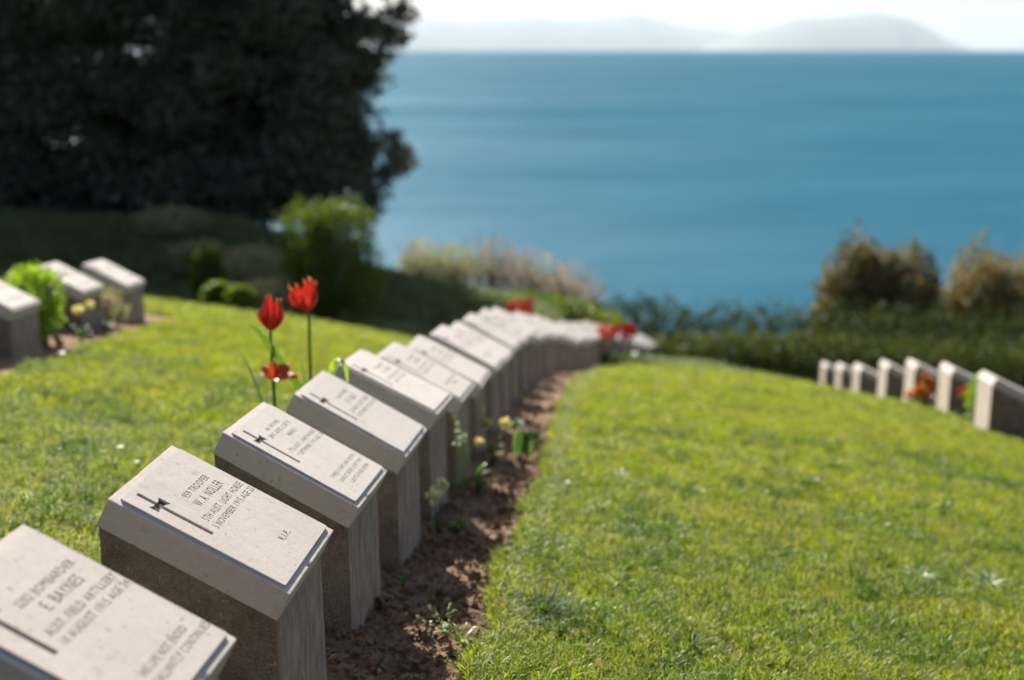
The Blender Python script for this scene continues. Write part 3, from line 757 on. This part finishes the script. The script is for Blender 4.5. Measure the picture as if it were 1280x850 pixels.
# folded broad leaves
def folded(x, y, label):
    r = empty('broad_leaf_plant', (x, y, Tz(x, y)-.02)); tag(r, label, 'plant'); mb = MB()
    for i in range(9):
        b = Vector((random.uniform(-.05, .05), random.uniform(-.03, .03), 0)); hh = random.uniform(.13, .18)
        p = [b, b+Vector((0, 0, hh*.5)), b+Vector((.01, 0, hh*.92)), b+Vector((.03, -.02, hh)), b+Vector((.055, -.045, hh*.93)), b+Vector((.07, -.06, hh*.7))]
        mb.strap(p, [.006, .013, .015, .015, .012, .004], (.8, .6, 0), .15)
    mb.build('leaf', M['tulipleaf'], r)
folded(.06, 6.95, 'broad green leaves folded over at the top, beside the cream flowers')

# tulips
def tulip(base, head, hr, hh, leaves, label, openness=.2, wilt=0.0, seed=0, tilt=(0, 0)):
    rs = random.Random(seed); base = Vector(base); head = Vector(head)
    r = empty('tulip', base); tag(r, label, 'tulip')
    st = MB(); top = head-base; mid = top*.5+Vector((rs.uniform(-.012, .012), 0, 0))
    pts = []
    for i in range(9):
        t = i/8; pts.append((1-t)**2*Vector((0, 0, 0))+2*t*(1-t)*mid+t*t*top)
    st.tube(pts, [.0085-.002*i/8 for i in range(9)], 8); st.build('stem', M['tulipleaf'], r)
    fl = MB(); hs = []
    ring = 6
    for k in range(ring):
        inner = k % 2; a0 = k*2*math.pi/ring+rs.uniform(-.15, .15); R0 = hr*(.86 if inner else 1.0); H = hh*(1+rs.uniform(-.12, .16)); op = openness+rs.uniform(-.2, .25)+wilt*rs.uniform(0, 1.2)
        curl = rs.uniform(-.3, .6); jag = rs.uniform(0, 6)
        def f(u, v):
            w = (v-.5)*2; wid = math.sin(math.pi*min(.97, .10+u*.80))**.6*(1 if u < .8 else max(.12, 1-(u-.8)*3.6))
            rad = R0*(math.sin(min(1, u*1.9)*math.pi/2)**.8*(1-(.8-openness*1.6)*max(0, u-.5))+op*max(0, u-.35)**1.5*1.9)
            ang = a0+w*wid*.66
            z = H*u-w*w*.10*H*u+.02*hh*math.sin(jag+w*6)*u-op*H*.35*max(0, u-.5)**2
            z += .06*H*abs(math.sin(w*7+jag))*(u > .9)
            rr = rad*(1-.12*(1-w*w))+.003*math.sin(w*5+u*6+jag)
            hs.append(u)
            return (rr*math.cos(ang)+curl*.012*max(0, u-.7)*math.cos(a0)*3, rr*math.sin(ang)+curl*.012*max(0, u-.7)*math.sin(a0)*3, z)
        fl.grid(f, 10, 8)
    fo = fl.build('flower', M['tulip'], r, True, top); fo.rotation_euler = (tilt[0], tilt[1], 0)
    at_ = fo.data.attributes.new('h', 'FLOAT', 'POINT'); at_.data.foreach_set('value', np.array(hs, np.float32)*.77)
    for (az, h, reach, w) in leaves:
        lf = MB(); blade(lf, (0, 0, 0), az, h, reach, w, .15, 10); lf.build('leaf', M['tulipleaf'], r)
    return r
y1 = 5.0; b1 = at(350, 560, y1); g1 = Tz(b1.x, y1)
tulip((b1.x, y1, g1-.01), at(338, 414, y1), .055, .135, [(math.pi-.2, .80, .16, .016), (.1, .72, .10, .013)], 'red tulip with closed petals, its stem crossed by a long leaf', .0, 0, 3, (0, .12))
y2 = 5.45; b2 = at(392, 540, y2); g2 = Tz(b2.x, y2)
tulip((b2.x, y2, g2-.01), at(386, 390, y2), .060, .14, [(.2, .86, .05, .014), (2.6, .70, .06, .014)], 'taller red tulip with ragged open petals behind the fourth marker', .22, .25, 8, (.1, -.22))
y3 = 4.92; b3 = at(347, 560, y3); g3 = Tz(b3.x, y3)
wt = tulip((b3.x-.01, y3, g3-.01), at(342, 476, y3), .028, .06, [(1.0, .5, .05, .010)], 'wilted tulip with drooping orange petals below the closed one', .8, .9, 5, (.3, .3))
M['wilted'] = tulip_mat('wilted_petal', (.55, .07, .015), (.8, .45, .12))
[c for c in wt.children if c.name.startswith('flower')][0].data.materials[0] = M['wilted']
# long crossing leaf and arched leaf
mb = MB(); pa = [at(u, v, 4.96) for u, v in ((392, 520), (378, 490), (355, 458), (335, 430), (322, 414), (310, 404))]
r = empty('leaf_blade', (pa[0].x, 4.96, Tz(pa[0].x, 4.96))); tag(r, 'long narrow dark leaf slanting up leftwards across the tulip stems', 'leaf')
loc = Vector(r.location); mb.strap([Vector((0, 0, 0))]+[p-loc for p in pa], [.006, .011, .015, .015, .013, .008, .001], (.6, 0, .7), .3); mb.build('blade', M['coarse'], r)
mb = MB(); pa = [at(u, v, 4.98) for u, v in ((420, 500), (415, 470), (414, 455), (421, 448), (430, 449), (434, 458), (436, 475))]
pa = [Vector((p.x, p.y-(.04 if i > 3 else 0), p.z)) for i, p in enumerate(pa)]
r = empty('leaf_blade', (pa[0].x, 4.98, Tz(pa[0].x, 4.98))); tag(r, 'bright green leaf arching over the top of the fourth marker', 'leaf')
loc = Vector(r.location); mb.strap([Vector((0, 0, 0))]+[p-loc for p in pa], [.004, .008, .009, .009, .008, .008, .009, .003], (.75, .4, .3), .25); mb.build('blade', M['bright'], r)

# daisies and pale flecks in the lawns
def daisy(x, y, s, label):
    r = empty('daisy', (x, y, Tz(x, y))); tag(r, label, 'daisy', 'daisies in the lawns'); h = .045*s
    st = MB(); st.tube([(0, 0, 0), (.004, 0, h)], [.0012, .001], 5); st.build('stem', M['bright'], r)
    fl = MB()
    for k in range(11):
        a = k*2*math.pi/11; d = Vector((math.cos(a), math.sin(a), .25)); c = Vector((.004, 0, h))
        fl.strap([c, c+d*.006*s, c+d*.011*s], [.001*s, .0026*s, .0015*s], (-math.sin(a), math.cos(a), 0), .1)
    fl.build('petals', M['white'], r)
DS = [(708, 610, 1.2, 'white daisy nearest the soil bed on the right lawn'), (1020, 607, 1.3, 'white daisy glinting in the middle of the right lawn'),
      (878, 618, 1.0, 'white daisy left of the middle of the right lawn'), (150, 570, 1.4, 'white daisy just behind the second marker'),
      (78, 455, 2.2, 'blurred white daisy on the left lawn near the upper row'), (170, 583, 1.1, 'small white daisy beside the back edge of the second marker'),
      (1108, 660, 1.0, 'white daisy low on the right lawn above the dark tuft')]
for (u, v, s, lab) in DS:
    yy = 2.5
    for _ in range(300):
        P = at(u, v, yy)
        if P.z < Tz(P.x, P.y)+.03: break
        yy += .04
    daisy(P.x, P.y, s, lab)

# ------------------------------------------------------------------ shrubs, trees
def cloud(blobs, n, size, asp, rs, shell=.55, up=.15, lump=.3):
    """leaf quads spread through ellipsoids: blobs [(cx,cy,cz, rx,ry,rz)]"""
    B = np.array(blobs, float); vol = (B[:, 3]*B[:, 4]*B[:, 5])**.75; pr = vol/vol.sum()
    bi = rs.choice(len(B), n, p=pr); b = B[bi]
    d = rs.normal(size=(n, 3)); d /= np.linalg.norm(d, axis=1)[:, None]
    rad = rs.uniform(shell**3, 1, n)**(1/3)
    lumps = 1+lump*np.sin(d[:, 0]*5+b[:, 0]*3)*np.sin(d[:, 1]*6+b[:, 1]*2)*np.cos(d[:, 2]*5+b[:, 2])+rs.normal(0, .06, n)
    c = b[:, :3]+d*b[:, 3:]*(rad*lumps)[:, None]
    t = rs.normal(size=(n, 3))+d*.9; t[:, 2] += up; t /= np.linalg.norm(t, axis=1)[:, None]
    q = rs.normal(size=(n, 3)); s = np.cross(t, q); s /= np.linalg.norm(s, axis=1)[:, None]
    L = (size*rs.uniform(.6, 1.3, n))[:, None]; w = L*asp
    v = np.stack([c-t*L*.5, c+s*w*.5, c+t*L*.5, c-s*w*.5], 1).reshape(-1, 3)
    f = np.arange(n*4).reshape(n, 4)
    return v, f
def shrub(name, x, y, blobs, n, size, asp, mat, label, cat='shrub', group=None, twigs=10, shell=.5, twigmat='twig', top=None, up=.3, lump=.3, foliage='foliage'):
    rs = np.random.default_rng(abs(hash((round(x, 2), round(y, 2)))) % 99991)
    g0 = Tz(x, y); r = empty(name, (x, y, g0)); tag(r, label, cat, group)
    v, f = cloud(blobs, n, size, asp, rs, shell, up, lump); obj(foliage, mesh_np(foliage, v, f, M[mat]), r)
    mb = MB()
    for i in range(twigs):
        b = blobs[i % len(blobs)]; e = Vector(b[:3])+Vector((rs.normal()*b[3]*.5, rs.normal()*b[4]*.5, b[5]*rs.uniform(.3, 1.05)))
        s0 = Vector((rs.normal()*.08, rs.normal()*.08, -.05)); m_ = s0.lerp(e, .5)+Vector((rs.normal()*.06, rs.normal()*.06, .05))
        mb.tube([s0, m_, e], [.03, .018, .006], 5)
    mb.build('stem', M[twigmat], r); return r
random.seed(21)
# rounded light green bush at the foot of the pine
P = at(412, 400, 19.5); gz = Tz(P.x, 19.5)
zt = at(412, 250, 19.5).z-gz
B = [(-.35, 0, zt*.72, .42, .5, zt*.27), (.3, .1, zt*.74, .45, .5, zt*.26), (.0, -.2, zt*.45, .7, .6, zt*.4), (-.3, 0, zt*.3, .5, .6, zt*.33), (.5, 0, zt*.35, .4, .5, zt*.35), (0, .1, zt*.83, .4, .4, zt*.17)]
shrub('round_bush', P.x, 19.5, B, 16000, .07, .45, 'broom', 'rounded light green bush lit on top at the foot of the pine', 'bush')
# bank plants
for (u, v, yy, h, w, mat, lab) in [(215, 292, 24, .7, .7, 'palebush', 'pale grey-green shrub highest on the bank in front of the pine trunks'),
        (250, 318, 22.5, .6, .55, 'palebush', 'pale yellowish shrub on the bank just below the highest one'),
        (258, 330, 20, .6, .26, 'broom', 'bright green leafy shrub on the bank above the left lawn'),
        (272, 372, 18.5, .45, .22, 'broom', 'bright green shrub low on the bank left of the tulips'),
        (300, 388, 18.3, .4, .2, 'broom', 'small yellow-green shrub just left of the tulips'),
        (318, 330, 21.5, .75, .6, 'palebush', 'grey-green shrub on the bank left of the rounded bush'),
        (338, 372, 19, .7, .5, 'palebush', 'grey-green shrub touching the rounded bush, low on the bank')]:
    P = at(u, v, yy); g0 = Tz(P.x, yy); hz = max(.25, P.z-g0)
    shrub('bank_shrub', P.x, yy, [(0, 0, hz, w, w*.8, h*.45), (w*.4, .1, hz*.7, w*.7, w*.6, h*.4), (-w*.3, -.1, hz*.6, w*.6, w*.6, h*.4), (0, 0, hz*.35, w*.7, w*.6, hz*.4)], 3500, .09, .35, mat, lab, 'shrub', 'shrubs on the bank', 8)
# plants of the upper bed
shrub('leafy_plant', -3.42, 9.05, [(0, 0, .30, .17, .25, .26), (.05, -.2, .22, .15, .2, .2), (-.1, .1, .42, .12, .15, .12)], 2600, .06, .35, 'bright', 'leafy bright green bush between two upper row markers', 'bush', None, 6)
bloom_plant('flowering_plant', -3.28, 9.5, .22, [(0, 0, .24), (.07, .05, .27), (-.04, .08, .22)], 'yellowpetal', .04, 'pale yellow flowers on the edge of the upper bed', 'flower')
bloom_plant('flowering_plant', -3.35, 10.3, .2, [(.05, 0, .26), (.0, .05, .2)], 'purple', .035, 'small mauve flowers beside the middle upper row marker', 'flower')
shrub('leafy_plant', -3.55, 10.75, [(0, 0, .15, .2, .25, .16), (.15, -.1, .1, .15, .2, .1)], 1200, .05, .3, 'palebush', 'low grey-green plant before the last upper row marker', 'plant', None, 4)
# flowers in the lower row bed and beyond
bloom_plant('flowering_plant', *(lambda p: (p.x, p.y))(at(1158, 490, 13.6)), .45, [(-.08, 0, .26), (.05, .05, .3), (0, -.06, .18), (.12, 0, .24), (-.14, .08, .18), (.02, .1, .36)], 'orange', .07, 'orange flowers between two lower row markers', 'flower', 'tulipleaf', 16)
bloom_plant('flowering_plant', *(lambda p: (p.x, p.y))(at(1207, 500, 12.2)), .3, [(-.03, 0, .32), (.05, .03, .28)], 'red', .06, 'red flowers beside the second lower row marker', 'flower', 'tulipleaf', 8)
p = at(1222, 500, 11.7); shrub('leafy_plant', p.x+.05, 11.7, [(0, 0, .28, .15, .2, .25), (.1, 0, .2, .15, .2, .2)], 1800, .07, .3, 'bright', 'bright green leafy plant behind the nearest lower row marker', 'plant', None, 5)
def red_group(u, v, y, wpx, n, label, mat='red'):
    P = at(u, v, y); g0 = Tz(P.x, y); w = wpx/F*y/2; h = P.z-g0
    bloom_plant('flowering_plant', P.x, y, max(.3, h), [(random.uniform(-w, w), random.uniform(-.3, .3), h+random.uniform(-.10, .10)) for _ in range(n)], mat, .10, label, 'flowers', 'tulipleaf', 18, 40)
red_group(653, 384, 19, 34, 9, 'cluster of deep red flowers beyond the crest of the long row')
red_group(757, 416, 19.5, 28, 7, 'wide patch of bright red flowers above the far end of the row')
red_group(786, 418, 20.5, 10, 4, 'small bright red flower patch just right of the wide one')
red_group(681, 410, 17.5, 6, 2, 'single orange flower where the long row dips', 'orange')
# blossom shrubs
for (u, v, yy, w, h, mat, n, lab) in [(525, 300, 31, .5, .7, 'palebush', 1900, 'small olive green shrub left of the pale blossoming shrubs'),
        (568, 304, 31, .5, .6, 'palebush', 1900, 'olive green shrub touching the pale blossoming shrubs'),
        (618, 300, 31, .65, .9, 'blossom', 1500, 'tallest pale blossoming shrub against the sea'),
        (665, 315, 30.5, .7, .8, 'blossom', 1500, 'pinkish blossoming shrub in the middle of the pale group'),
        (712, 332, 30, .65, .75, 'blossom', 1500, 'mauve-grey blossoming shrub, rightmost of the pale group')]:
    P = at(u, v, yy); g0 = Tz(P.x, yy); hz = P.z-g0
    shrub('blossom_shrub' if mat == 'blossom' else 'olive_shrub', P.x, yy, [(0, 0, hz-.35, w, .7, h*.6), (w*.6, 0, hz-.7, w*.9, .6, h*.55), (-w*.6, .2, hz-.75, w*.9, .6, h*.55), (0, 0, hz*.3, w, .7, hz*.4)],
          int(n*1.3), .10, .35, mat, lab, 'shrub', 'shrubs along the crest of the bank', 26, .2)
for (u, v, yy, lab) in [(645, 368, 27, 'low light green bush on the bank behind the deep red flowers'), (690, 380, 26.5, 'low light green bush right of the deep red flowers'), (722, 388, 27, 'small light green bush where the bank meets the long hedge')]:
    P = at(u, v, yy); g0 = Tz(P.x, yy); hz = max(.3, P.z-g0)
    shrub('low_bush', P.x, yy, [(0, 0, hz*.5, .8, .7, hz*.5), (.4, 0, hz*.4, .6, .6, hz*.4)], 3500, .10, .4, 'broom', lab, 'bush', 'low bushes on the bank', 6)
# two brown round shrubs
def brown(u0, u1, vt, yy, lab, n=15000):
    pc = at((u0+u1)/2, vt, yy); g0 = Tz(pc.x, yy); H = pc.z-g0; w = (u1-u0)/F*yy/2
    B = [(0, 0, H*.5, w*.95, w*.8, H*.42), (-w*.35, 0, H*.72, w*.48, w*.5, H*.27), (w*.42, 0, H*.68, w*.46, w*.5, H*.27), (-w*.65, 0, H*.5, w*.36, w*.5, H*.26), (w*.72, .1, H*.5, w*.34, w*.5, H*.26), (0, 0, H*.25, w*1.0, w*.8, H*.3), (-w*.5, 0, H*.35, w*.5, w*.8, H*.35), (w*.5, 0, H*.35, w*.5, w*.8, H*.35), (0, -.3, H*.35, w*.6, w*.6, H*.35)]
    shrub('brown_shrub', pc.x, yy, B, int(n*1.3), .20, .5, 'brown', lab, 'shrub', 'brown shrubs beyond the hedge', 40, .35)
brown(1018, 1190, 290, 36, 'wide round brown shrub against the sea, the first to rise beyond the hedge', 26000)
brown(1168, 1350, 300, 37, 'olive brown shrub beyond the hedge, cut off by the right edge of the view', 26000)
# hedge in two tiers
def hedge(xa, xb, ya, yb, utops, n, label, mat='hedge', thick=.7):
    pts = []; m = 26
    r0 = Vector(((xa+xb)/2, (ya+yb)/2, 0)); g0 = Tz(r0.x, r0.y); r = empty('hedge', (r0.x, r0.y, g0)); tag(r, label, 'hedge')
    B = []
    for i in range(m):
        t = (i+.5)/m; x = xa+(xb-xa)*t; y = ya+(yb-ya)*t; top = utops(x/y*F*.97+640, y)
        g = Tz(x, y); H = top-g; wd = (xb-xa)/m
        B += [(x-r0.x, y-r0.y, g-g0+H*.62, wd*.8, thick, H*.38*random.uniform(.85, 1.12)), (x-r0.x, y-r0.y-.2, g-g0+H*.3, wd*.8, thick, H*.34)]
    rs = np.random.default_rng(5); v, f = cloud(B, n, .12, .45, rs, .35, .3, .25); obj('foliage', mesh_np('foliage', v, f, M[mat]), r)
    mb = MB()
    for b in B[::2]: mb.tube([(b[0], b[1], b[2]-b[5]*2), (b[0], b[1], b[2])], [.05, .02], 5)
    mb.build('stem', M['twig'], r)
ut = lambda u, y: at(u, float(np.interp(u, [720, 760, 800, 850, 900, 1000, 1100, 1280, 1400], [378, 370, 368, 376, 378, 378, 378, 380, 385])), y).z
hedge(1.6, 17, 29, 33, ut, 42000, 'long dark hedge with a sunlit olive top separating the cemetery from the sea')
ut2 = lambda u, y: at(u, float(np.interp(u, [760, 850, 1000, 1280, 1400], [420, 415, 412, 425, 430])), y).z
hedge(2.6, 13, 26.5, 28.5, ut2, 24000, 'lower dark front tier of bushes below the long hedge')

# pines
def pine(x, y, clusters, trunk_top, label, n_leaf, seed, limbs=14, tr=.24, lean=0):
    rs = np.random.default_rng(seed); g0 = Tz(x, y); r = empty('pine_tree', (x, y, g0)); tag(r, label, 'pine tree', 'pines on the bank')
    tk = MB(); H = trunk_top-g0
    path = [Vector((lean*t*H+.15*math.sin(t*5+seed), .1*math.sin(t*4), -.2+(H+.2)*t)) for t in np.linspace(0, 1, 9)]
    tk.tube(path, [tr*(1-.8*t) for t in np.linspace(0, 1, 9)], 10); tk.build('trunk', M['bark'], r)
    lm = MB(); cs = [Vector(c[:3])-Vector((x, y, g0)) for c in clusters]
    for c in cs[::max(1, len(cs)//limbs)]:
        t = min(.95, max(.15, (c.z-.8)/H)); a = path[int(t*8)]
        lm.tube([a, a.lerp(c, .5)+Vector((0, 0, .15)), c], [tr*.38, tr*.22, .02], 6)
    lm.build('limbs', M['bark'], r)
    B = [(c.x, c.y, c.z, k[3], k[3]*.95, k[3]*.62) for c, k in zip(cs, clusters)]
    v, f = cloud(B, int(n_leaf*1.35), .30, .24, rs, .15, .25, .7); obj('crown', mesh_np('crown', v, f, M['pine']), r)
def fill(boxes, seed):
    rs = random.Random(seed); out = []
    for (x0, x1, y0, y1, z0, z1, n, r0, r1) in boxes:
        for _ in range(n): out.append((rs.uniform(x0, x1), rs.uniform(y0, y1), rs.uniform(z0, z1), rs.uniform(r0, r1)))
    return out
E0 = EYE
cA = fill([(-8.2, -4.0, 27.5, 33, E0-3.4, E0+3.6, 170, .5, .95), (-8.0, -3.4, 27.5, 31, E0-3.4, E0-.2, 70, .4, .8)], 3)
for (u, v, r_) in [(500, 15, .42), (490, 45, .5), (470, 70, .45), (455, 95, .45), (430, 120, .5), (425, 150, .45), (450, 170, .42), (485, 172, .36), (500, 190, .4), (505, 205, .34), (480, 215, .45),
                   (465, 240, .45), (460, 262, .4), (448, 275, .4), (440, 215, .55), (410, 190, .6), (400, 240, .6), (470, 30, .5), (485, -20, .5), (470, -60, .6), (440, -40, .7), (440, 30, .7), (390, 100, .8), (430, 80, .6), (350, 262, .5), (310, 245, .6), (400, 268, .4)]:
    q = at(u, v, 30+random.uniform(-1, 1)); cA.append((q.x, q.y, q.z, r_))
pine(-6.1, 30, cA, E0+4.0, 'large dark pine whose ragged right side stands against the sea', 92000, 4, 20, .2, .0)
cB = fill([(-17.5, -8.0, 27, 34, E0-2.9, E0+3.6, 230, .6, 1.05), (-12.5, -8.0, 27, 31, E0-3.5, E0-.5, 80, .4, .8), (-15, -6.5, 27, 30, E0-4.3, E0-2.6, 90, .5, .85), (-11, -8, 28, 31, E0-.5, E0+2, 30, .6, .9)], 9)
pine(-11.6, 30.5, cB, E0+4.2, 'large dark pine filling the upper left corner', 92000, 8, 22, .26, .0)

# ------------------------------------------------------------------ air
def haze():
    a, b, z0, z1 = (-75000, -300), (75000, 90000), EYE-305, EYE+2600
    vs = [(x, y, z) for z in (z0, z1) for (x, y) in ((a[0], a[1]), (b[0], a[1]), (b[0], b[1]), (a[0], b[1]))]
    m, nt, out = new_mat('haze_air'); pv = nt.nodes.new('ShaderNodeVolumePrincipled')
    pv.inputs['Color'].default_value = (.72, .86, .98, 1); pv.inputs['Density'].default_value = HZ; pv.inputs['Anisotropy'].default_value = .15
    nt.links.new(pv.outputs[0], out.inputs['Volume'])
    o = obj('haze', mesh_np('haze', vs, [[3, 2, 1, 0], [4, 5, 6, 7], [0, 1, 5, 4], [1, 2, 6, 5], [2, 3, 7, 6], [3, 0, 4, 7]], m)); tag(o, kind='stuff', label='pale blue sea haze filling the air out to the islands', cat='haze')
HZ = 1.6e-5
haze()

# ------------------------------------------------------------------ light, sky, camera
AZ, EL = R(22), R(34)                       # sun ahead and to the left
w = bpy.data.worlds.new('World'); S.world = w; w.use_nodes = True; nt = w.node_tree; nt.nodes.clear()
wo = nt.nodes.new('ShaderNodeOutputWorld'); bg = nt.nodes.new('ShaderNodeBackground'); sk = nt.nodes.new('ShaderNodeTexSky')
sk.sky_type = 'NISHITA'; sk.sun_disc = False; sk.sun_elevation = EL; sk.sun_rotation = -AZ; sk.air_density = 1.0; sk.dust_density = 3.0; sk.ozone_density = 1.2; sk.altitude = 20
bg.inputs[1].default_value = .052
nt.links.new(sk.outputs[0], bg.inputs[0]); nt.links.new(bg.outputs[0], wo.inputs[0])
sd = Vector((-math.sin(AZ)*math.cos(EL), math.cos(AZ)*math.cos(EL), math.sin(EL)))
ld = bpy.data.lights.new('sun', 'SUN'); ld.energy = 5.0; ld.angle = R(.55); ld.color = (1, .95, .87)
lo = bpy.data.objects.new('sun', ld); COL.objects.link(lo); lo.rotation_euler = sd.to_track_quat('Z', 'Y').to_euler()

cam = bpy.data.cameras.new('camera'); co = bpy.data.objects.new('camera', cam); COL.objects.link(co)
cam.sensor_width = 36; cam.lens = 36*F/1280; cam.clip_start = .05; cam.clip_end = 120000
co.location = (0, 0, EYE); co.rotation_euler = (math.pi/2-PITCH, 0, 0)
cam.dof.use_dof = True; cam.dof.focus_distance = 3.3; cam.dof.aperture_fstop = .045/.029; cam.dof.aperture_blades = 9
S.camera = co
S.view_settings.view_transform = 'Standard'; S.view_settings.look = 'None'; S.view_settings.exposure = 1.27; S.view_settings.gamma = 1
S.render.engine = 'CYCLES'; S.cycles.use_denoising = True
S.cycles.max_bounces = 6; S.cycles.diffuse_bounces = 3; S.cycles.glossy_bounces = 2; S.cycles.transmission_bounces = 3; S.cycles.volume_bounces = 0; S.cycles.transparent_max_bounces = 4
S.cycles.sample_clamp_indirect = 4; S.cycles.use_adaptive_sampling = True; S.cycles.adaptive_threshold = .02
